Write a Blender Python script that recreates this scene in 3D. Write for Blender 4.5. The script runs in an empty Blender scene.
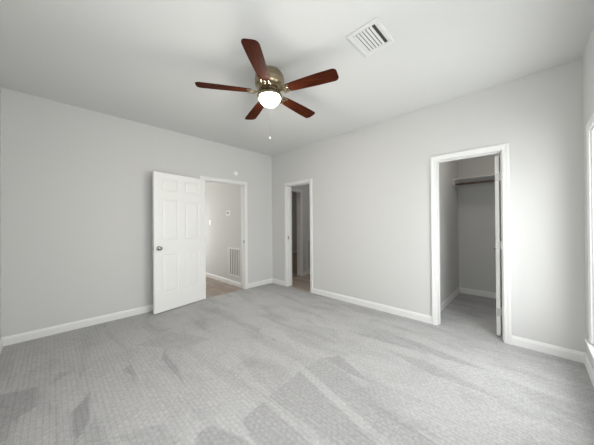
import bpy, bmesh, math, random
from mathutils import Vector, Matrix
random.seed(4)
SC = bpy.context.scene
COL = SC.collection
PI = math.pi

# ------------------------------------------------------------------ camera
FPX, YAW, PITCH, ROLL = 238.82, 0.772, 0.0049, -0.0076
CAM = Vector((4.0127, -3.3459, 1.2751))
H = 2.748          # ceiling height
W = 4.367          # window wall
L = -3.7186        # wall behind the camera
d = Vector((-math.sin(YAW)*math.cos(PITCH), math.cos(YAW)*math.cos(PITCH), math.sin(PITCH)))
r = Vector((math.cos(YAW), math.sin(YAW), 0)); u = r.cross(d)
cr = r*math.cos(ROLL) + u*math.sin(ROLL); cu = u*math.cos(ROLL) - r*math.sin(ROLL)
cam = bpy.data.cameras.new('camera'); cam.sensor_width = 36; cam.sensor_fit = 'HORIZONTAL'
cam.lens = FPX/594*36; cam.clip_start = .02
co = bpy.data.objects.new('camera', cam); COL.objects.link(co)
m = Matrix((cr, cu, -d)).transposed().to_4x4(); m.translation = CAM
co.matrix_world = m
SC.camera = co

# ------------------------------------------------------------------ light
SC.view_settings.view_transform = 'Standard'; SC.view_settings.look = 'None'
SC.view_settings.gamma = 1; SC.view_settings.use_curve_mapping = False
SC.view_settings.exposure = 0.30
wd = bpy.data.worlds.new('sky'); SC.world = wd; wd.use_nodes = True
_n, _l = wd.node_tree.nodes, wd.node_tree.links
bg = _n['Background']; bg.inputs[1].default_value = 1.3
_tc = _n.new('ShaderNodeTexCoord'); _sp = _n.new('ShaderNodeSeparateXYZ'); _l.new(_tc.outputs['Generated'], _sp.inputs[0])
_rp = _n.new('ShaderNodeValToRGB'); _mr = _n.new('ShaderNodeMapRange')   # pale ground below the horizon, overcast sky above
_mr.inputs[1].default_value = -.12; _mr.inputs[2].default_value = .12
_l.new(_sp.outputs[2], _mr.inputs[0]); _l.new(_mr.outputs[0], _rp.inputs[0]); _l.new(_rp.outputs[0], bg.inputs[0])
_rp.color_ramp.elements[0].color = (.17, .17, .15, 1); _rp.color_ramp.elements[1].color = (1, 1, 1, 1)
SC.cycles.use_denoising = True
SC.cycles.max_bounces = 12; SC.cycles.diffuse_bounces = 8; SC.cycles.transparent_max_bounces = 12
SC.cycles.sample_clamp_indirect = 8

PR, PF, PH = 36, 18, 32      # watts: right windows, added rear window, added hall window
def area(name, loc, rot, sx, sy, power, color=(1, 1, 1), portal=False):
    l = bpy.data.lights.new(name, 'AREA'); l.shape = 'RECTANGLE'; l.size = sx; l.size_y = sy
    l.energy = power; l.color = color; l.cycles.is_portal = portal
    o = bpy.data.objects.new(name, l); COL.objects.link(o); o.location = loc; o.rotation_euler = rot
    return o
WINR = [(-1.33, -.385), (-3.15, -2.2)]         # right wall windows, the second added unseen for daylight; y ranges
WZ0, WZ1 = .30, 2.0
WINF = (2.2, 3.85)                          # unseen window added behind the camera for its daylight, x range
for a, b in WINR:
    area('daylight', (W+.16, (a+b)/2, (WZ0+WZ1)/2), (0, PI/2, 0), WZ1-WZ0, b-a, PR, (.972, .978, 1))
area('daylight', ((WINF[0]+WINF[1])/2, L-.16, 1.45), (PI/2, 0, 0), WINF[1]-WINF[0], 1.1, PF, (.972, .978, 1))  # daylight of the added window behind the camera
area('daylight', (-2.78, -1.25, 1.1), (0, -PI/2, 0), 1.6, .8, PH, (1, 1, 1))  # daylight of the added hall window

# ------------------------------------------------------------------ materials
def mat(name, color, rough=.6, metal=0, spec=.5):
    m = bpy.data.materials.new(name); m.use_nodes = True
    b = m.node_tree.nodes['Principled BSDF']
    b.inputs['Base Color'].default_value = (*color, 1); b.inputs['Roughness'].default_value = rough
    b.inputs['Metallic'].default_value = metal; b.inputs['Specular IOR Level'].default_value = spec
    return m
def nodes(m): return m.node_tree.nodes, m.node_tree.links, m.node_tree.nodes['Principled BSDF']
def bump(m, scale, strength, dist=.002, detail=2):
    n, l, b = nodes(m)
    g = n.new('ShaderNodeNewGeometry'); t = n.new('ShaderNodeTexNoise'); t.inputs['Scale'].default_value = scale
    t.inputs['Detail'].default_value = detail
    l.new(g.outputs['Position'], t.inputs['Vector'])
    bp = n.new('ShaderNodeBump'); bp.inputs['Strength'].default_value = strength; bp.inputs['Distance'].default_value = dist
    l.new(t.outputs['Fac'], bp.inputs['Height']); l.new(bp.outputs['Normal'], b.inputs['Normal'])
    return m
M_WALL = bump(mat('grey_wall_paint', (.60, .60, .592), .75, 0, .25), 90, .12)
M_CLOS = M_WALL
M_CEIL = bump(mat('ceiling_paint', (.675, .678, .668), .9, 0, .2), 45, .25)
M_TRIM = mat('white_trim_enamel', (.74, .74, .73), .4)
M_DOOR = mat('white_door_enamel', (.81, .81, .80), .42)
M_WHITE = mat('white_plastic', (.82, .82, .80), .45)
M_VENT = mat('white_enamelled_metal', (.70, .70, .68), .4)
M_DUCTSHADE = mat('duct_shade', (.05, .05, .048), .9)  # shade inside the duct put into a near-black colour
M_NICKEL = mat('satin_nickel', (.30, .285, .27), .28, 1)
M_HINGE = mat('hinge_nickel', (.55, .55, .54), .4, 1)
M_BRASS = mat('antique_brass', (.36, .30, .20), .32, 1)
M_DBRASS = mat('dark_antique_brass', (.22, .16, .10), .38, 1)
M_ROD = mat('brown_closet_rod', (.09, .045, .028), .45)
M_GREYSCREEN = mat('grey_display', (.22, .23, .22), .3)

def math_node(n, l, op, a, b=None, clamp=False):
    k = n.new('ShaderNodeMath'); k.operation = op; k.use_clamp = clamp
    for i, v in enumerate((a, b)):
        if v is None: continue
        if isinstance(v, (int, float)): k.inputs[i].default_value = v
        else: l.new(v, k.inputs[i])
    return k.outputs[0]

def carpet():
    m = mat('grey_loop_carpet', (.4, .4, .4), .95, 0, .05)
    n, l, b = nodes(m)
    g = n.new('ShaderNodeNewGeometry'); sep = n.new('ShaderNodeSeparateXYZ')
    l.new(g.outputs['Position'], sep.inputs[0])
    X, Y = sep.outputs[0], sep.outputs[1]
    # woven grid of small ribs, rows offset like bricks
    br = n.new('ShaderNodeTexBrick'); l.new(g.outputs['Position'], br.inputs['Vector'])
    br.inputs['Scale'].default_value = 1; br.inputs['Brick Width'].default_value = .042
    br.inputs['Row Height'].default_value = .030; br.inputs['Mortar Size'].default_value = .007
    br.inputs['Mortar Smooth'].default_value = .8; br.offset = .5
    br.inputs['Color1'].default_value = (1, 1, 1, 1); br.inputs['Color2'].default_value = (.965, .965, .965, 1)
    br.inputs['Mortar'].default_value = (.90, .90, .90, 1)
    # yarn grain
    t = n.new('ShaderNodeTexNoise'); t.inputs['Scale'].default_value = 160; t.inputs['Detail'].default_value = 3
    l.new(g.outputs['Position'], t.inputs['Vector'])
    # broad nap variation, brushed along x
    mp = n.new('ShaderNodeMapping'); mp.inputs['Scale'].default_value = (.55, 2.4, 1); mp.inputs['Rotation'].default_value = (0, 0, .12)
    l.new(g.outputs['Position'], mp.inputs[0])
    t2 = n.new('ShaderNodeTexNoise'); t2.inputs['Scale'].default_value = 2.2; t2.inputs['Detail'].default_value = 5
    t2.inputs['Distortion'].default_value = .6
    l.new(mp.outputs[0], t2.inputs['Vector'])
    mr = n.new('ShaderNodeMapRange'); mr.inputs[1].default_value = .48; mr.inputs[2].default_value = .72
    mr.inputs[3].default_value = 0; mr.inputs[4].default_value = .20
    l.new(t2.outputs['Fac'], mr.inputs[0])
    dark = mr.outputs[0]
    # wobble the outlines of the vacuum marks a little
    t3 = n.new('ShaderNodeTexNoise'); t3.inputs['Scale'].default_value = 22; t3.inputs['Detail'].default_value = 3
    l.new(g.outputs['Position'], t3.inputs['Vector'])
    wob = math_node(n, l, 'MULTIPLY', math_node(n, l, 'SUBTRACT', t3.outputs['Fac'], .5), .03)
    MARKS = [  # wedges left in the nap by the vacuum cleaner: polygon on the floor, depth of tone
        ([(1.10, -3.70), (1.206, -3.413), (1.502, -3.412), (1.654, -3.571), (1.6, -3.71)], .22),
        ([(1.56, -3.13), (1.77, -3.27), (2.16, -3.27), (1.95, -3.17)], .28),
        ([(1.268, -3.377), (1.143, -3.173), (1.062, -3.31)], .15),
        ([(1.352, -2.827), (1.431, -2.92), (1.799, -2.855)], .20),
        ([(1.286, -2.545), (1.506, -2.636), (2.161, -2.618), (1.734, -2.551)], .22),
        ([(2.647, -2.498), (2.624, -2.276), (3.3, -2.29), (3.3, -2.60)], .19),
        ([(2.611, -2.247), (2.569, -1.839), (3.5, -2.06), (3.5, -2.21)], .19),
        ([(2.558, -1.789), (2.575, -1.554), (2.874, -1.588), (3.742, -1.86), (3.56, -2.02)], .17),
        ([(2.583, -1.569), (2.673, -1.401), (3.173, -1.578), (2.882, -1.60)], .20),
        ([(2.996, -1.80), (3.25, -1.735), (3.9, -1.83), (3.372, -1.835)], .22),
        ([(2.7, -0.66), (3.055, -0.60), (3.837, -0.728), (3.415, -0.80)], .18),
        ([(2.541, -2.733), (2.541, -2.631), (2.819, -2.532), (3.1, -2.60), (2.75, -2.85)], .20),
        ([(1.494, -1.661), (1.653, -1.551), (1.756, -1.673), (1.628, -1.693)], .18),
        ([(1.932, -1.639), (1.981, -1.593), (2.033, -1.638), (1.985, -1.683)], .2),
        ([(3.0, -2.45), (3.6, -2.50), (3.9, -2.75), (3.2, -2.70)], .12),
        ([(2.2, -3.1), (2.5, -2.98), (2.55, -2.8), (2.3, -2.85)], .12),
        ([(1.9, -1.15), (2.3, -0.95), (2.5, -1.1), (2.1, -1.3)], .10),
        ([(1.0, -2.75), (1.5, -2.40), (1.45, -2.1), (0.95, -2.35)], .09),
        ([(2.9, -1.0), (3.3, -0.93), (4.0, -1.1), (3.4, -1.13)], .14),
    ]
    for poly, amt in MARKS:
        cx = sum(p[0] for p in poly)/len(poly); cy = sum(p[1] for p in poly)/len(poly)
        acc = None
        for i in range(len(poly)):
            (x0, y0), (x1, y1) = poly[i], poly[(i+1) % len(poly)]
            nx, ny = -(y1-y0), (x1-x0); q = math.hypot(nx, ny); nx /= q; ny /= q
            c = nx*x0+ny*y0
            if nx*cx+ny*cy < c: nx, ny, c = -nx, -ny, -c
            v = n.new('ShaderNodeVectorMath'); v.operation = 'DOT_PRODUCT'; v.inputs[1].default_value = (nx, ny, 0)
            l.new(g.outputs['Position'], v.inputs[0])
            s = math_node(n, l, 'SUBTRACT', v.outputs['Value'], c)
            acc = s if acc is None else math_node(n, l, 'MINIMUM', acc, s)
        acc = math_node(n, l, 'ADD', acc, wob)
        f = math_node(n, l, 'MULTIPLY', math_node(n, l, 'MULTIPLY', acc, 50, True), amt)
        dark = math_node(n, l, 'MAXIMUM', dark, f)
    light = math_node(n, l, 'SUBTRACT', 1.0, dark)
    t4 = n.new('ShaderNodeTexNoise'); t4.inputs['Scale'].default_value = 38; t4.inputs['Detail'].default_value = 3
    l.new(g.outputs['Position'], t4.inputs['Vector'])
    m4 = n.new('ShaderNodeMapRange'); m4.inputs[1].default_value = .32; m4.inputs[2].default_value = .68
    m4.inputs[3].default_value = .90; m4.inputs[4].default_value = 1.07
    l.new(t4.outputs['Fac'], m4.inputs[0]); light = math_node(n, l, 'MULTIPLY', light, m4.outputs[0])
    t5 = n.new('ShaderNodeTexNoise'); t5.inputs['Scale'].default_value = 3.5; t5.inputs['Detail'].default_value = 4; t5.inputs['Distortion'].default_value = 1
    l.new(g.outputs['Position'], t5.inputs['Vector'])
    m5 = n.new('ShaderNodeMapRange'); m5.inputs[1].default_value = .50; m5.inputs[2].default_value = .60
    m5.inputs[3].default_value = 1.0; m5.inputs[4].default_value = .95
    l.new(t5.outputs['Fac'], m5.inputs[0]); light = math_node(n, l, 'MULTIPLY', light, m5.outputs[0])
    grain = n.new('ShaderNodeMapRange'); grain.inputs[1].default_value = .3; grain.inputs[2].default_value = .7
    grain.inputs[3].default_value = .86; grain.inputs[4].default_value = 1.06
    l.new(t.outputs['Fac'], grain.inputs[0])
    val = math_node(n, l, 'MULTIPLY', light, grain.outputs[0])
    mx = n.new('ShaderNodeMix'); mx.data_type = 'RGBA'; mx.blend_type = 'MULTIPLY'; mx.inputs[0].default_value = 1
    l.new(br.outputs['Color'], mx.inputs[6])
    rgb = n.new('ShaderNodeCombineColor')
    l.new(math_node(n, l, 'MULTIPLY', val, .49), rgb.inputs[0]); l.new(math_node(n, l, 'MULTIPLY', val, .49), rgb.inputs[1])
    l.new(math_node(n, l, 'MULTIPLY', val, .49), rgb.inputs[2])
    l.new(rgb.outputs[0], mx.inputs[7]); l.new(mx.outputs[2], b.inputs['Base Color'])
    bp = n.new('ShaderNodeBump'); bp.inputs['Strength'].default_value = .35; bp.inputs['Distance'].default_value = .003
    l.new(math_node(n, l, 'ADD', math_node(n, l, 'MULTIPLY', br.outputs['Fac'], -1), t.outputs['Fac']), bp.inputs['Height'])
    l.new(bp.outputs['Normal'], b.inputs['Normal'])
    return m
M_CARPET = carpet()

def wood_floor(name, c1, c2):
    m = mat(name, c1, .35, 0, .4)
    n, l, b = nodes(m)
    g = n.new('ShaderNodeNewGeometry')
    br = n.new('ShaderNodeTexBrick'); l.new(g.outputs['Position'], br.inputs['Vector'])
    br.inputs['Scale'].default_value = 1; br.inputs['Brick Width'].default_value = 1.1
    br.inputs['Row Height'].default_value = .15; br.inputs['Mortar Size'].default_value = .003
    br.inputs['Color1'].default_value = (*c1, 1); br.inputs['Color2'].default_value = (*c2, 1)
    br.inputs['Mortar'].default_value = (.10, .07, .05, 1)
    mp = n.new('ShaderNodeMapping'); mp.inputs['Scale'].default_value = (2, 26, 1); l.new(g.outputs['Position'], mp.inputs[0])
    t = n.new('ShaderNodeTexNoise'); t.inputs['Scale'].default_value = 2; t.inputs['Detail'].default_value = 5; l.new(mp.outputs[0], t.inputs['Vector'])
    mr = n.new('ShaderNodeMapRange'); mr.inputs[3].default_value = .65; mr.inputs[4].default_value = 1.35; l.new(t.outputs['Fac'], mr.inputs[0])
    mx = n.new('ShaderNodeMix'); mx.data_type = 'RGBA'; mx.blend_type = 'MULTIPLY'; mx.inputs[0].default_value = 1
    l.new(br.outputs['Color'], mx.inputs[6]); l.new(mr.outputs[0], mx.inputs[7]); l.new(mx.outputs[2], b.inputs['Base Color'])
    return m
M_WOODFLOOR = wood_floor('brown_plank_floor', (.20, .145, .112), (.31, .235, .19))
M_TANFLOOR = wood_floor('tan_plank_floor', (.38, .31, .26), (.50, .42, .36))

def cherry():
    m = mat('cherry_blade_veneer', (.2, .05, .03), .6, 0, .03)
    n, l, b = nodes(m)
    tc = n.new('ShaderNodeTexCoord')
    mp = n.new('ShaderNodeMapping'); mp.inputs['Scale'].default_value = (3, 45, 3); l.new(tc.outputs['Object'], mp.inputs[0])
    t = n.new('ShaderNodeTexNoise'); t.inputs['Scale'].default_value = 2; t.inputs['Detail'].default_value = 6; l.new(mp.outputs[0], t.inputs['Vector'])
    cr_ = n.new('ShaderNodeValToRGB'); e = cr_.color_ramp.elements
    e[0].position = .3; e[0].color = (.022, .0045, .002, 1); e[1].position = .72; e[1].color = (.082, .019, .0075, 1)
    l.new(t.outputs['Fac'], cr_.inputs[0]); l.new(cr_.outputs[0], b.inputs['Base Color'])
    return m
M_BLADE = cherry()

def glass():
    m = bpy.data.materials.new('window_glass'); m.use_nodes = True
    n, l = m.node_tree.nodes, m.node_tree.links
    for k in list(n): n.remove(k)
    o = n.new('ShaderNodeOutputMaterial'); t = n.new('ShaderNodeBsdfTransparent'); g = n.new('ShaderNodeBsdfGlossy')
    g.inputs['Roughness'].default_value = .02; t.inputs[0].default_value = (.97, .98, .97, 1)
    mx = n.new('ShaderNodeMixShader'); mx.inputs[0].default_value = .06
    l.new(t.outputs[0], mx.inputs[1]); l.new(g.outputs[0], mx.inputs[2]); l.new(mx.outputs[0], o.inputs[0])
    return m
M_GLASS = glass()

def emit(name, color, strength):
    m = mat(name, (.9, .9, .88), .4)
    b = m.node_tree.nodes['Principled BSDF']
    b.inputs['Emission Color'].default_value = (*color, 1); b.inputs['Emission Strength'].default_value = strength
    return m
M_BOWL = emit('lit_frosted_glass', (1, .92, .82), 135)
M_DOME = emit('added_lamp_dome', (1, .92, .80), 30)  # glow of the added, unseen ceiling lights

# ------------------------------------------------------------------ helpers
def obj(name, bm, m, parent=None, smooth=False, loc=None, rot=None):
    me = bpy.data.meshes.new(name)
    bmesh.ops.recalc_face_normals(bm, faces=bm.faces)
    if smooth:
        for f in bm.faces: f.smooth = True
    bm.to_mesh(me); bm.free()
    if smooth: me.set_sharp_from_angle(angle=math.radians(smooth if smooth is not True else 40))
    me.materials.append(m)
    o = bpy.data.objects.new(name, me); COL.objects.link(o)
    if loc: o.location = loc
    if rot: o.rotation_euler = rot
    if parent: o.parent = parent
    return o
def empty(name, loc=(0, 0, 0), rz=0):
    o = bpy.data.objects.new(name, None); COL.objects.link(o); o.location = loc; o.rotation_euler = (0, 0, rz)
    o.empty_display_size = .05
    return o
def tag(o, label, cat, group=None):
    o['label'] = label; o['category'] = cat
    if group: o['group'] = group
    return o
def struct(o, label, cat=None):
    o['kind'] = 'structure'; o['label'] = label
    o['category'] = cat or 'structure'
    return o
def box(bm, x0, x1, y0, y1, z0, z1, bev=0):
    vs = [bm.verts.new((x, y, z)) for x in (x0, x1) for y in (y0, y1) for z in (z0, z1)]
    fs = [bm.faces.new([vs[i] for i in q]) for q in ((0, 1, 3, 2), (4, 6, 7, 5), (0, 4, 5, 1), (2, 3, 7, 6), (0, 2, 6, 4), (1, 5, 7, 3))]
    if bev:
        es = list({e for f in fs for e in f.edges})
        bmesh.ops.bevel(bm, geom=es, offset=bev, segments=2, profile=.5, affect='EDGES', clamp_overlap=True)
    return bm
def lathe(bm, prof, n=48, at=(0, 0, 0)):
    rings = []
    for (rr, z) in prof:
        if rr < 1e-6: rings.append([bm.verts.new((at[0], at[1], at[2]+z))])
        else: rings.append([bm.verts.new((at[0]+rr*math.cos(2*PI*i/n), at[1]+rr*math.sin(2*PI*i/n), at[2]+z)) for i in range(n)])
    for a, b in zip(rings, rings[1:]):
        for i in range(n):
            j = (i+1) % n
            if len(a) == 1 and len(b) == 1: continue
            if len(a) == 1: bm.faces.new((a[0], b[i], b[j]))
            elif len(b) == 1: bm.faces.new((a[i], b[0], a[j]))
            else: bm.faces.new((a[i], b[i], b[j], a[j]))
    return bm
def tube(bm, pts, rad, n=10, cap=True):
    pts = [Vector(p) for p in pts]; rings = []
    up = Vector((0, 0, 1))
    for i, p in enumerate(pts):
        t = (pts[min(i+1, len(pts)-1)]-pts[max(i-1, 0)]).normalized()
        a = t.cross(up if abs(t.z) < .95 else Vector((1, 0, 0))).normalized(); b = t.cross(a)
        q = rad[i] if isinstance(rad, (list, tuple)) else rad
        rings.append([bm.verts.new(p+a*q*math.cos(2*PI*k/n)+b*q*math.sin(2*PI*k/n)) for k in range(n)])
    for a, b in zip(rings, rings[1:]):
        for k in range(n): bm.faces.new((a[k], b[k], b[(k+1) % n], a[(k+1) % n]))
    if cap: bm.faces.new(rings[0]); bm.faces.new(rings[-1][::-1])
    return bm
def extrude_poly(bm, outline, z0, z1):
    a = [bm.verts.new((x, y, z0)) for x, y in outline]; b = [bm.verts.new((x, y, z1)) for x, y in outline]
    bm.faces.new(a[::-1]); bm.faces.new(b)
    for i in range(len(a)):
        j = (i+1) % len(a); bm.faces.new((a[i], a[j], b[j], b[i]))
    return bm

def wall(name, axis, p0, p1, u0, u1, holes, m, label, z0=0, z1=H):
    """wall slab between p0 and p1 along its normal axis, running u0..u1, with rectangular openings"""
    us = sorted({u0, u1} | {h[0] for h in holes} | {h[1] for h in holes})
    zs = sorted({z0, z1} | {h[2] for h in holes} | {h[3] for h in holes})
    bm = bmesh.new()
    for i in range(len(us)-1):
        # merge vertical runs of solid cells
        for j in range(len(zs)-1):
            uc, zc = (us[i]+us[i+1])/2, (zs[j]+zs[j+1])/2
            if any(h[0] < uc < h[1] and h[2] < zc < h[3] for h in holes): continue
            if axis == 'x': box(bm, p0, p1, us[i], us[i+1], zs[j], zs[j+1])
            else: box(bm, us[i], us[i+1], p0, p1, zs[j], zs[j+1])
    bmesh.ops.remove_doubles(bm, verts=bm.verts, dist=1e-5)
    # drop faces shared by neighbouring cells
    seen = {}
    for f in bm.faces: seen.setdefault(tuple(sorted(v.index for v in f.verts)), []).append(f)
    bm.verts.index_update()
    seen = {}
    for f in bm.faces: seen.setdefault(tuple(sorted(v.index for v in f.verts)), []).append(f)
    dup = [f for k in seen.values() if len(k) > 1 for f in k]
    if dup: bmesh.ops.delete(bm, geom=dup, context='FACES_ONLY')
    o = obj(name, bm, m); struct(o, label, 'wall'); return o

def sweep(bm, path, prof, mapf):
    """path: list of functions offset->(u,z); prof: closed list of (offset, depth)"""
    rings = [[bm.verts.new(mapf(*pf(o_), d_)) for o_, d_ in prof] for pf in path]
    n = len(prof)
    for a, b in zip(rings, rings[1:]):
        for k in range(n): bm.faces.new((a[k], a[(k+1) % n], b[(k+1) % n], b[k]))
    bm.faces.new(rings[0]); bm.faces.new(rings[-1][::-1])
CAS = [(0, 0), (0, .011), (.004, .014), (.028, .015), (.036, .019), (.052, .020), (.058, .016), (.058, 0)]
def casing(bm, u0, u1, zt, mapf, z0=0, prof=CAS):
    path = [lambda o, a=u0: (a-o, z0), lambda o, a=u0: (a-o, zt+o), lambda o, a=u1: (a+o, zt+o), lambda o, a=u1: (a+o, z0)]
    sweep(bm, path, prof, mapf)
BASE = [(0, 0), (0, .013), (.070, .013), (.078, .010), (.088, .008), (.095, .004), (.095, 0)]   # height, depth
def baseboard(name, segs, label):
    """segs: (x0,y0,x1,y1,nx,ny) wall line and room-side normal"""
    bm = bmesh.new()
    for x0, y0, x1, y1, nx, ny in segs:
        rings = [[bm.verts.new((x+nx*dd, y+ny*dd, hh)) for hh, dd in BASE] for x, y in ((x0, y0), (x1, y1))]
        n = len(BASE)
        for k in range(n): bm.faces.new((rings[0][k], rings[0][(k+1) % n], rings[1][(k+1) % n], rings[1][k]))
        bm.faces.new(rings[0]); bm.faces.new(rings[1][::-1])
    return struct(obj(name, bm, M_TRIM), label, 'baseboard')

# ------------------------------------------------------------------ the room shell
T = .12; JT = .018; G = .006
ZO = 2.04
MA = (-1.527, -.707)      # main door clear opening in the left wall (y)
D2 = (.485, 1.092)        # second door (x)
CL = (3.188, 3.804)       # closet (x)
ID = (.14, .895)          # inner doorway beyond the second door (y)
def hole(o): return (o[0]-JT, o[1]+JT, -1, ZO+JT)

bm = bmesh.new(); box(bm, 0, W, L, 0, -.05, 0); box(bm, CL[0]-JT, CL[1]+JT, 0, .12, -.05, 0); box(bm, 3.08, 4.6, .12, 1.83, -.05, 0)
bmesh.ops.remove_doubles(bm, verts=bm.verts, dist=1e-5)
struct(obj('floor', bm, M_CARPET), 'grey patterned loop carpet with vacuum marks, in the bedroom and the closet', 'floor')
bm = bmesh.new(); box(bm, -3.4, 0, -2.5, 4.3, -.05, -.002)
struct(obj('floor', bm, M_WOODFLOOR), 'brown wood plank floor of the hall seen through the open doorway', 'floor')
bm = bmesh.new(); box(bm, 0, 1.9, 0, 2.3, -.05, -.002)
struct(obj('floor', bm, M_TANFLOOR), 'pale tan plank floor behind the narrow doorway', 'floor')
bm = bmesh.new(); box(bm, -3.5, W+.2, L-.2, 4.5, H, H+.1)
struct(obj('ceiling', bm, M_CEIL), 'off-white painted ceiling carrying the fan and the vent', 'ceiling')

wall('wall_left', 'x', -T, 0, L-T, 4.3, [hole(MA), (ID[0]-JT, ID[1]+JT, -1, ZO+JT)], M_WALL, 'light grey wall at left with the white six-panel door')
wall('wall_back', 'y', 0, T, 0, W+T, [hole(D2), hole(CL)], M_WALL, 'light grey wall at right with the narrow doorway and the closet')
wall('wall_right', 'x', W, W+T, L-T, 0, [(a, b, WZ0, WZ1) for a, b in WINR], M_WALL, 'grey window wall at the right edge')
wall('wall_front', 'y', L-T, L, 0, W, [(WINF[0], WINF[1], .9, 2.0)], M_WALL, 'grey wall behind the viewer, a sliver at the left edge')
wall('wall_closet_left', 'x', 3.08-T, 3.08, T, 1.83+T, [], M_CLOS, 'grey left side wall inside the closet')
wall('wall_closet_back', 'y', 1.83, 1.83+T, 3.08, 4.6, [], M_CLOS, 'grey back wall inside the closet behind the shelf')
wall('wall_closet_right', 'x', 4.6, 4.6+T, T, 1.83+T, [], M_CLOS, 'grey right side wall inside the closet')
wall('wall_hall_right', 'y', -.70, -.70+T, -2.6, -T, [], M_WALL, 'grey hall wall with thermostat and return grille')
wall('wall_hall_left', 'y', -2.4-T, -2.4, -2.6, -T, [], M_WALL, 'grey hall wall hidden behind the open door')
wall('wall_hall_end', 'x', -2.6-T, -2.6, -2.4-T, -.70+T, [(-1.65, -.85, .3, 1.95)], M_WALL, 'grey end wall of the hall')
wall('wall_vestibule_right', 'x', 1.9, 1.9+T, T, 2.3, [], M_WALL, 'grey wall of the space behind the narrow doorway')
wall('wall_vestibule_back', 'y', 2.3, 2.3+T, 0, 1.9+T, [], M_WALL, 'grey far wall of the space behind the narrow doorway')
wall('wall_far_room_end', 'x', -3.4-T, -3.4, .0, 4.3, [], M_WALL, 'dim grey far wall seen through the inner doorway')
wall('wall_far_room_back', 'y', 4.3, 4.3+T, -3.4, 0, [], M_WALL, 'dim grey side wall of the far room')
wall('wall_far_room_front', 'y', -.12, 0, -3.4, -T, [], M_WALL, 'dim grey near wall of the far room')

bo = .064
baseboard('baseboard_left', [(0, L, 0, MA[0]-bo, 1, 0), (0, MA[1]+bo, 0, 0, 1, 0)], 'white baseboard along the left wall')
baseboard('baseboard_back', [(0, 0, D2[0]-bo, 0, 0, -1), (D2[1]+bo, 0, CL[0]-bo, 0, 0, -1), (CL[1]+bo, 0, W, 0, 0, -1)], 'white baseboard along the wall with the closet')
baseboard('baseboard_right', [(W, L, W, 0, -1, 0)], 'white baseboard under the window')
baseboard('baseboard_front', [(0, L, W, L, 0, 1)], 'white baseboard of the wall behind the viewer')
baseboard('baseboard_closet', [(3.08, T, 3.08, 1.83, 1, 0), (3.08, 1.83, 4.6, 1.83, 0, -1), (4.6, T, 4.6, 1.83, -1, 0)], 'white baseboard inside the closet')
baseboard('baseboard_hall', [(-2.6, -.70, -T-.012, -.70, 0, -1)], 'white baseboard along the hall wall under the grille')
baseboard('baseboard_vestibule', [(0, ID[1]+bo, 0, 2.3, 1, 0), (0, 2.3, 1.9, 2.3, 0, -1)], 'white baseboard beyond the narrow doorway')
baseboard('baseboard_far_room', [(-3.4, 0, -3.4, 4.3, 1, 0), (-3.4, 4.3, -T, 4.3, 0, -1)], 'white baseboard at the far end of the dim room')

def doorway(name, axis, o, p0, p1, room, label, stop=None):
    """jambs + casing; p0<p1 wall faces; room: faces (sign) that get a casing"""
    bm = bmesh.new()
    def bx(u0, u1, q0, q1, z0, z1):
        if axis == 'x': box(bm, q0, q1, u0, u1, z0, z1, .001)
        else: box(bm, u0, u1, q0, q1, z0, z1, .001)
    bx(o[0]-JT, o[0], p0, p1, 0, ZO); bx(o[1], o[1]+JT, p0, p1, 0, ZO); bx(o[0]-JT, o[1]+JT, p0, p1, ZO, ZO+JT)
    if stop:
        bx(o[0], o[0]+.011, stop[0], stop[1], 0, ZO-.011); bx(o[1]-.011, o[1], stop[0], stop[1], 0, ZO-.011); bx(o[0], o[1], stop[0], stop[1], ZO-.011, ZO)
    for s in room:
        face = p1 if s > 0 else p0
        if axis == 'x': mf = lambda uu, z, dd: (face+s*dd, uu, z)
        else: mf = lambda uu, z, dd: (uu, face+s*dd, z)
        casing(bm, o[0]-G, o[1]+G, ZO+G, mf)
    return struct(obj(name, bm, M_TRIM), label, 'door frame')
t1 = doorway('trim_1', 'x', MA, -T, 0, [1], 'white casing and jambs around the hall doorway', (-.075, -.042))
t2 = doorway('trim_2', 'y', D2, 0, T, [-1, 1], 'white casing and jambs around the narrow doorway', (.045, .078))
t3 = doorway('trim_3', 'y', CL, 0, T, [-1], 'white casing and jambs around the closet opening', (.045, .075))
t4 = doorway('trim_4', 'x', ID, -T, 0, [1, -1], 'white casing of the inner doorway seen through the narrow doorway')
def strike(parent, x0, x1, y0, y1, z):
    bm = bmesh.new(); box(bm, x0, x1, y0, y1, z-.03, z+.03, .0005)
    o = obj('strike_plate', bm, M_NICKEL, parent); o['label'] = 'small metal strike plate'
strike(t1, -.036, -.006, MA[1]-.0015, MA[1]+.001, .925)
strike(t2, D2[0]-.001, D2[0]+.0015, .008, .036, .99)

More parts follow.
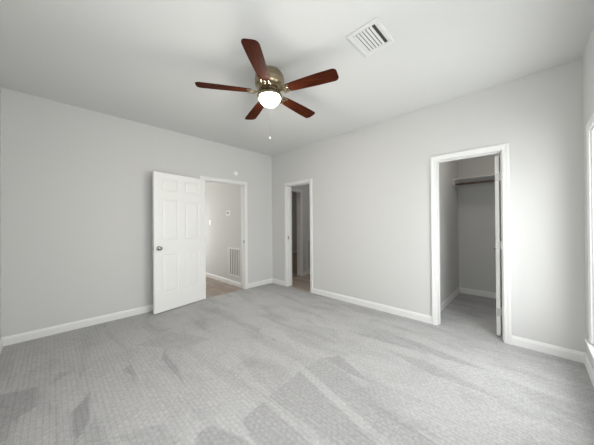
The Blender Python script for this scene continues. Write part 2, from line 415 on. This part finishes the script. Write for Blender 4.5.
# ------------------------------------------------------------------ windows
def window(name, axis, face, s, u0, u1, z0, z1, label):
    root = empty(name); struct(root, label, 'window')
    def P(u, z, dd): return (face+s*dd, u, z) if axis == 'x' else (u, face+s*dd, z)
    def bx(bm, ua, ub, da, db, za, zb, bev=.002):
        a, b = face+s*da, face+s*db; a, b = min(a, b), max(a, b)
        if axis == 'x': box(bm, a, b, ua, ub, za, zb, bev)
        else: box(bm, ua, ub, a, b, za, zb, bev)
    bm = bmesh.new(); casing(bm, u0, u1, z1, P, z0+.012); obj('casing', bm, M_TRIM, root)
    bm = bmesh.new(); bx(bm, u0-.085, u1+.135, -.02, .034, z0-.022, z0, .004)
    obj('window_sill', bm, M_TRIM, root)
    bm = bmesh.new(); bx(bm, u0-.058, u1+.058, 0, .014, z0-.085, z0-.022); obj('apron', bm, M_TRIM, root)
    zm = (z0+z1)/2
    bm = bmesh.new()
    fw = .035
    bx(bm, u0, u0+.02, -T, 0, z0, z1); bx(bm, u1-.02, u1, -T, 0, z0, z1); bx(bm, u0+.02, u1-.02, -T, 0, z1-.02, z1); bx(bm, u0+.02, u1-.02, -T, 0, z0, z0+.02)
    obj('window_frame', bm, M_TRIM, root)
    for (za, zb, dq) in ((z0+.02, zm+.02, -.06), (zm-.02, z1-.02, -.095)):
        bm = bmesh.new(); a, b = u0+.02, u1-.02
        bx(bm, a, a+fw, dq-.012, dq+.012, za, zb); bx(bm, b-fw, b, dq-.012, dq+.012, za, zb)
        bx(bm, a+fw, b-fw, dq-.012, dq+.012, za, za+fw); bx(bm, a+fw, b-fw, dq-.012, dq+.012, zb-fw, zb)
        so = obj('sash', bm, M_TRIM, root)
        bm = bmesh.new(); bx(bm, a+fw, b-fw, dq-.002, dq+.002, za+fw, zb-fw, 0); obj('pane', bm, M_GLASS, so)
window('window_1', 'x', W, -1, *WINR[0], WZ0, WZ1, 'bright white-framed window at the right edge')
window('window_2', 'x', W, -1, *WINR[1], WZ0, WZ1, 'unseen second window added to the right wall for daylight')  # added out of view for the daylight it lets in
window('window_3', 'y', L, 1, *WINF, .9, 2.0, 'unseen window added behind the viewer for daylight')  # added out of view to light the room from behind
window('window_4', 'x', -2.6, 1, -1.65, -.85, .3, 1.95, 'unseen window added at the end of the hall for daylight')  # added out of view to light the hall wall

# ------------------------------------------------------------------ doors
def panel_leaf(w, h, t, panels):
    """door leaf lying in local x 0..w, y -t/2..t/2, z 0..h; moulded panels on both faces"""
    bm = bmesh.new()
    xs = sorted({0, w} | {p[0] for p in panels} | {p[1] for p in panels})
    zs = sorted({0, h} | {p[2] for p in panels} | {p[3] for p in panels})
    for s in (-1, 1):
        y = s*t/2
        for i in range(len(xs)-1):
            for j in range(len(zs)-1):
                x0, x1, z0, z1 = xs[i], xs[i+1], zs[j], zs[j+1]
                ispan = any(p[0] < (x0+x1)/2 < p[1] and p[2] < (z0+z1)/2 < p[3] for p in panels)
                lo = [bm.verts.new(c) for c in ((x0, y, z0), (x1, y, z0), (x1, y, z1), (x0, y, z1))]
                if not ispan: bm.faces.new(lo); continue
                for ins, dep in ((.006, .004), (.014, .0075), (.022, .0075), (.042, .0015)):
                    yy = y-s*dep
                    nx = [bm.verts.new(c) for c in ((x0+ins, yy, z0+ins), (x1-ins, yy, z0+ins), (x1-ins, yy, z1-ins), (x0+ins, yy, z1-ins))]
                    for k in range(4): bm.faces.new((lo[k], lo[(k+1) % 4], nx[(k+1) % 4], nx[k]))
                    lo = nx
                bm.faces.new(lo)
    a = t/2
    for q in (((0, -a, 0), (0, a, 0), (0, a, h), (0, -a, h)), ((w, -a, 0), (w, a, 0), (w, a, h), (w, -a, h)),
              ((0, -a, 0), (w, -a, 0), (w, a, 0), (0, a, 0)), ((0, -a, h), (w, -a, h), (w, a, h), (0, a, h))):
        bm.faces.new([bm.verts.new(c) for c in q])
    bmesh.ops.remove_doubles(bm, verts=bm.verts, dist=1e-5)
    return bm
def six(w, st=.115, mul=.10):
    a = (w-2*st-mul)/2; out = []
    for x0 in (st, st+a+mul):
        for z0, z1 in ((.255, .83), (1.03, 1.635), (1.755, 1.945)): out.append((x0, x0+a, z0, z1))
    return out
def knob(parent, x, z, s, t, mtl=M_NICKEL):
    """door knob on face s of a leaf"""
    bm = bmesh.new()
    lathe(bm, [(0, 0), (.031, 0), (.031, .004), (.026, .009), (.013, .012), (.011, .028), (.014, .034), (.024, .040), (.0275, .050), (.025, .059), (.016, .064), (0, .066)], 28)
    bmesh.ops.rotate(bm, verts=bm.verts, cent=(0, 0, 0), matrix=Matrix.Rotation(-s*PI/2, 3, 'X'))
    bmesh.ops.translate(bm, verts=bm.verts, vec=(x, s*t/2, z))
    o = obj('door_knob', bm, mtl, parent, 35); o['label'] = 'round satin nickel knob'; return o
def hinge(parent, x, y, z, horiz=True):
    bm = bmesh.new()
    tube(bm, [(x, y, z-.044), (x, y, z+.044)], .006, 12)
    return bm
# main door, folded back almost flat against the left wall
LW, LT = .838, .035
d1 = empty('door_1', (.037, -1.521, .012)); struct(d1, 'white six-panel door with nickel knob, swung open against the left wall', 'door')
dirn = math.atan2(-.831, .163)      # direction of the leaf in plan
d1.rotation_euler = (0, 0, dirn)
obj('door_leaf', panel_leaf(LW, 2.022, LT, six(LW)), M_DOOR, d1)
for s in (-1, 1): knob(d1, LW-.062, .925, s, LT)
bm = bmesh.new(); box(bm, LW-.0005, LW+.0012, -.012, .012, .895, .955, .0004); o = obj('latch_plate', bm, M_HINGE, d1); o['label'] = 'metal latch plate on the door edge'
for z in (.22, 1.0, 1.80):
    bm = bmesh.new(); tube(bm, [(-.008, -.020, z-.044), (-.008, -.020, z+.044)], .0055, 12)
    box(bm, -.008, .0, -.020, .014, z-.044, z+.044)
    o = obj('hinge', bm, M_HINGE, d1); o['label'] = 'nickel butt hinge'
# closet door, swung into the closet and seen edge-on
CW = .60
d2 = empty('door_2', (3.756, .118, .018)); struct(d2, 'white closet door swung inward, seen edge-on with two hinges', 'door')
d2.rotation_euler = (0, 0, PI/2)
obj('door_leaf', panel_leaf(CW, 1.995, LT, six(CW, .10, .09)), M_DOOR, d2)
for z in (.255, 1.0, 1.76):
    bm = bmesh.new(); box(bm, -.0022, .001, -.0165, .012, z-.045, z+.045, .0005)
    tube(bm, [(-.003, -.0225, z-.045), (-.003, -.0225, z+.045)], .006, 12)
    box(bm, -.004, -.0015, -.047, -.0225, z-.045, z+.045, .0005)
    o = obj('hinge', bm, M_HINGE, d2); o['label'] = 'grey metal hinge on the door edge'
knob(d2, CW-.06, .93, 1, LT)

# ------------------------------------------------------------------ ceiling fan
FX, FY, ZB = 2.222, -1.872, 2.545
fan = empty('ceiling_fan', (FX, FY, H)); tag(fan, 'five-bladed ceiling fan with cherry wood blades, antique brass motor and lit white bowl', 'ceiling fan')
zo = -H
bm = bmesh.new()
lathe(bm, [(0, 0), (.088, 0), (.096, -.006), (.112, -.018), (.128, -.036), (.138, -.058), (.141, -.078), (.141, -.092), (.143, -.095), (.143, -.101), (.141, -.104),
           (.141, -.124), (.138, -.140), (.130, -.152), (.118, -.160), (.10, -.165), (.098, -.172), (.0, -.172)], 64)
obj('motor_housing', bm, M_BRASS, fan, 35)
bm = bmesh.new(); lathe(bm, [(0, -.172), (.088, -.172), (.092, -.178), (.092, -.196), (.086, -.202), (0, -.202)], 48)
for k in range(10):
    a = 2*PI*k/10+.2; c, s = math.cos(a), math.sin(a)
    tube(bm, [(c*.094, s*.094, -.176), (c*.094, s*.094, -.198)], .006, 8)
o = obj('flywheel', bm, M_DBRASS, fan, 35); o['label'] = 'dark ribbed flywheel between motor and light'
bm = bmesh.new()
lathe(bm, [(0, -.202), (.055, -.202), (.055, -.212), (.070, -.216), (.105, -.222), (.116, -.230), (.121, -.240), (.122, -.256), (.118, -.262), (.108, -.262), (.106, -.252), (.0, -.250)], 56)
obj('light_fitter', bm, M_BRASS, fan, 35)
bm = bmesh.new(); N = 12
lathe(bm, [(.092, -.252)]+[(.095*math.cos(i/N*PI/2)**.8 if i < N else 0, -.256-.078*math.sin(i/N*PI/2)) for i in range(N+1)], 56)
lb = obj('lamp_shade', bm, M_BOWL, fan, True); lb['label'] = 'lit frosted glass bowl'
def blade_outline():
    pts = []
    r0, r1 = .168, .672; w0, w1 = .050, .068
    pts += [(r0+.012, -w0+.006), (r0+.10, -w0-.004), (r1-.20, -w1+.003), (r1-.05, -w1)]
    for i in range(7): a = -PI/2+i/6*PI/2; pts.append((r1-.04+.04*math.cos(a), -w1+.04+.04*math.sin(a)))
    for i in range(7): a = i/6*PI/2; pts.append((r1-.04+.04*math.cos(a), w1-.04+.04*math.sin(a)))
    pts += [(r1-.05, w1), (r1-.20, w1-.003), (r0+.10, w0+.004), (r0+.012, w0-.006), (r0, w0-.02), (r0, -w0+.02)]
    return pts
def blade():
    bm = bmesh.new(); extrude_poly(bm, blade_outline(), -.0028, .0028)
    return obj('blade', bm, M_BLADE, fan)
def iron(parent):
    bm = bmesh.new()
    # curved arm from flywheel out to the blade, under the blade
    tube(bm, [(.085, 0, .002), (.105, 0, .001), (.128, 0, -.006), (.155, 0, -.010), (.185, 0, -.009)], [.010, .0085, .0075, .008, .009], 10)
    # two scrolls forming the open fork
    for s in (-1, 1):
        pts = []
        for i in range(13):
            a = -PI*.55+i/12*PI*1.35
            pts.append((.168+.032*math.cos(a), s*(.026+.022*math.sin(a)), -.008))
        tube(bm, pts, .0048, 8)
        tube(bm, [(.128, 0, -.007), (.150, s*.020, -.008), (.180, s*.036, -.007), (.212, s*.034, -.006)], [.006, .006, .006, .005], 8)
        lathe(bm, [(0, -.009), (.008, -.008), (.009, -.004), (.009, -.002), (0, -.002)], 12, (.210, s*.034, 0))
    lathe(bm, [(0, -.011), (.010, -.009), (.011, -.004), (.011, -.002), (0, -.002)], 12, (.200, 0, 0))
    o = obj('blade_iron', bm, M_BRASS, parent, 40); o['label'] = 'antique brass scrolled blade bracket'; return o
b0 = blade(); i0 = iron(b0)
PHASE = [-51.5, 19.5, 93.5, 162, -123.5]
for k, deg in enumerate(PHASE):
    if k == 0: b, ir = b0, i0
    else:
        b = b0.copy(); COL.objects.link(b); b.parent = fan
        ir = i0.copy(); COL.objects.link(ir); ir.parent = b
    b.location = (0, 0, ZB+zo+.001)
    b.rotation_euler = Matrix.Rotation(math.radians(deg), 3, 'Z').to_4x4().to_euler()
    b.matrix_basis = Matrix.Translation((0, 0, ZB+zo+.001)) @ Matrix.Rotation(math.radians(deg), 4, 'Z') @ Matrix.Rotation(math.radians(-11), 4, 'X')
for (px, py, z0, z1) in ((.035, .02, -.34, -.60), (-.03, -.02, -.335, -.50)):
    pass
bm = bmesh.new()
for k in range(38):
    z = -.345-k*.0075
    lathe(bm, [(0, .0017), (.0017, 0), (0, -.0017)], 6, (0, 0, z))
tube(bm, [(0, 0, -.335), (0, 0, -.63)], .0006, 6)
pc = obj('pull_chain', bm, mat('chain_metal', (.2, .19, .17), .5), fan); pc['label'] = 'thin beaded pull chain hanging under the bowl'
bm = bmesh.new(); lathe(bm, [(0, -.626), (.003, -.628), (.005, -.640), (.0045, -.652), (0, -.655)], 12); 
o = obj('chain_pull', bm, M_WHITE, pc, True); o['label'] = 'small white pendant at the end of the chain'

# ------------------------------------------------------------------ ceiling vent
VX0, VX1, VY0, VY1 = 2.990, 3.247, -1.725, -1.408
v = empty('ceiling_vent', ((VX0+VX1)/2, (VY0+VY1)/2, H)); tag(v, 'white louvred supply vent in the ceiling right of the fan', 'vent')
hx, hy = (VX1-VX0)/2, (VY1-VY0)/2
ix, iy = hx-.040, hy-.040
bm = bmesh.new()
prof = [(0, 0), (0, -.010), (.008, -.014), (.030, -.012), (.040, -.007), (.040, 0)]
rings = []
for sx, sy in ((-1, -1), (1, -1), (1, 1), (-1, 1)):
    rings.append([bm.verts.new((sx*(hx-o_), sy*(hy-o_), z)) for o_, z in prof])
for i in range(4):
    a, b = rings[i], rings[(i+1) % 4]
    for k in range(len(prof)-1): bm.faces.new((a[k], a[k+1], b[k+1], b[k]))
obj('vent_frame', bm, M_VENT, v)
bm = bmesh.new(); box(bm, -ix-.002, ix+.002, -iy, iy, -.0025, -.0005); o = obj('duct_shade_sheet', bm, M_DUCTSHADE, v); o['label'] = 'dark sheet painting the duct shade behind the louvres'  # sheet below the uncut ceiling; the duct's darkness is in its colour
NS = 6
for k in range(NS):
    x = -ix+(k+.5)*2*ix/(NS+.75)
    bm = bmesh.new(); box(bm, -.0088, .0088, -iy, iy, -.0007, .0007)
    bmesh.ops.rotate(bm, verts=bm.verts, cent=(0, 0, 0), matrix=Matrix.Rotation(math.radians(-24), 3, 'Y'))
    bmesh.ops.translate(bm, verts=bm.verts, vec=(x, 0, -.0085))
    obj('slat', bm, M_VENT, v)

# ------------------------------------------------------------------ smoke detector
bm = bmesh.new()
lathe(bm, [(0, 0), (.048, 0), (.048, .012), (.046, .016), (.040, .020), (.038, .028), (.034, .032), (0, .034)], 36)
bmesh.ops.rotate(bm, verts=bm.verts, cent=(0, 0, 0), matrix=Matrix.Rotation(PI/2, 3, 'Y'))
sd = obj('smoke_detector', bm, M_WHITE, None, 30, (.0, -.897, 2.241)); tag(sd, 'small round white smoke detector on the wall above the hall doorway', 'smoke detector')

# ------------------------------------------------------------------ hall fittings
th = empty('thermostat', (-.606, -.70, 1.515)); tag(th, 'small white thermostat with grey display on the hall wall', 'thermostat')
bm = bmesh.new(); box(bm, -.070, .070, -.024, 0, -.048, .048, .012); obj('housing', bm, M_WHITE, th)
bm = bmesh.new(); box(bm, -.036, .036, -.0255, -.0235, -.020, .026, .0005); o = obj('display', bm, M_GREYSCREEN, th); o['label'] = 'small grey display'
bm = bmesh.new(); box(bm, -.075, .075, -.004, 0, -.055, .055, .0015); obj('backplate', bm, M_WHITE, th)
sw = empty('light_switch', (-1.47, -.70, 1.32)); tag(sw, 'white toggle light switch plate on the hall wall left of the thermostat', 'light switch')
bm = bmesh.new(); box(bm, -.036, .036, -.006, 0, -.06, .06, .003); obj('plate', bm, M_WHITE, sw)
bm = bmesh.new(); box(bm, -.005, .005, -.016, -.005, -.004, .012, .002); obj('toggle', bm, M_WHITE, sw)

def grille(name, loc, rz, w, h, n, label, cat='grille'):
    g = empty(name, loc, rz); tag(g, label, cat)
    bm = bmesh.new(); f = .028
    box(bm, 0, w, -.012, 0, h-f, h, .002); box(bm, 0, w, -.012, 0, 0, f, .002); box(bm, 0, f, -.012, 0, f, h-f, .002); box(bm, w-f, w, -.012, 0, f, h-f, .002)
    obj('grille_frame', bm, M_VENT, g)
    bm = bmesh.new(); box(bm, f, w-f, -.003, -.0005, f, h-f); o = obj('grille_backing', bm, mat('duct_shade_grey', (.28, .28, .27), .9), g); o['label'] = 'grey sheet painting the duct shade behind the bars'  # flat sheet on the wall; shade between the bars is in its grey
    for k in range(n):
        x = f+(k+.5)*(w-2*f)/n
        bm = bmesh.new(); box(bm, x-.016, x+.010, -.0135, -.003, f, h-f, .002); obj('bar', bm, M_VENT, g)
    return g
grille('return_grille', (-.622, -.70, .195), 0, .48, .585, 6, 'white return air grille of upright bars low on the hall wall')
grille('return_grille', (0, 1.095, .115), PI/2, .42, .76, 7, 'white wall grille standing beyond the inner doorway casing')

# unseen ceiling lights added to brighten hall, far room, vestibule and closet
def added_dome(x, y, label, m=None):
    t = empty('added_ceiling_light', (x, y, H)); tag(t, label, 'added ceiling light')
    bm = bmesh.new(); lathe(bm, [(0, 0), (.15, 0), (.15, -.02), (.14, -.028), (0, -.028)], 40); obj('base', bm, M_VENT, t, 35)
    bm = bmesh.new(); lathe(bm, [(.138, -.028)]+[(.138*math.cos(i/8*PI/2) if i < 8 else 0, -.028-.07*math.sin(i/8*PI/2)) for i in range(9)], 40); obj('lamp_shade', bm, m or M_DOME, t, True)
added_dome(-1.3, -1.75, 'unseen round ceiling light added to brighten the hall')
added_dome(-1.7, 2.6, 'unseen round ceiling light added to brighten the far room')
added_dome(1.1, 1.3, 'unseen round ceiling light added to brighten the space behind the narrow doorway', emit('vestibule_added_dome', (1, .96, .92), 18))

added_dome(3.75, .75, 'unseen round ceiling light added to brighten the closet', emit('closet_added_dome', (1, .93, .84), 14))  # added lamp, out of view, lifts the closet walls

# ------------------------------------------------------------------ closet shelf and rod
sh = empty('closet_shelf', (3.08, 1.83, 2.0)); tag(sh, 'white painted shelf high on the back wall of the closet', 'shelf')
SD = .39
bm = bmesh.new(); box(bm, .001, 1.519, -SD, -.001, .004, .019, .002); obj('shelf_board', bm, M_TRIM, sh)
rd = empty('closet_rod', (3.098, 1.83-.335, 1.925)); tag(rd, 'brown round hanging rod under the closet shelf', 'rod')
bm = bmesh.new(); tube(bm, [(.003, 0, 0), (1.481, 0, 0)], .017, 20); obj('rod', bm, M_ROD, rd, 40)
for x in (0, 1.478):
    bm = bmesh.new(); lathe(bm, [(0, 0), (.028, 0), (.028, .004), (.022, .006), (0, .006)], 24)
    bmesh.ops.rotate(bm, verts=bm.verts, cent=(0, 0, 0), matrix=Matrix.Rotation(PI/2 if x == 0 else -PI/2, 3, 'Y'))
    bmesh.ops.translate(bm, verts=bm.verts, vec=(x if x == 0 else 1.484, 0, 0)); o = obj('rod_socket', bm, M_WHITE, rd, 35)
bx0, by0 = 3.08-3.098, .335          # support boards screwed to the closet walls, in rod coordinates
for (a, b_, c, e, lab) in ((bx0+.001, bx0+.0175, by0-SD-.02, by0-.001, 'white support board on the left closet wall'), (bx0+.019, bx0+1.501, by0-.018, by0-.001, 'grey painted support board along the back wall'), (bx0+1.5025, bx0+1.519, by0-SD-.02, by0-.001, 'white support board on the right closet wall')):
    bm = bmesh.new(); box(bm, a, b_, c, e, -.010, .0775, .0015)
    o = obj('support_board', bm, M_WALL if 'grey' in lab else M_TRIM, rd); o['label'] = lab
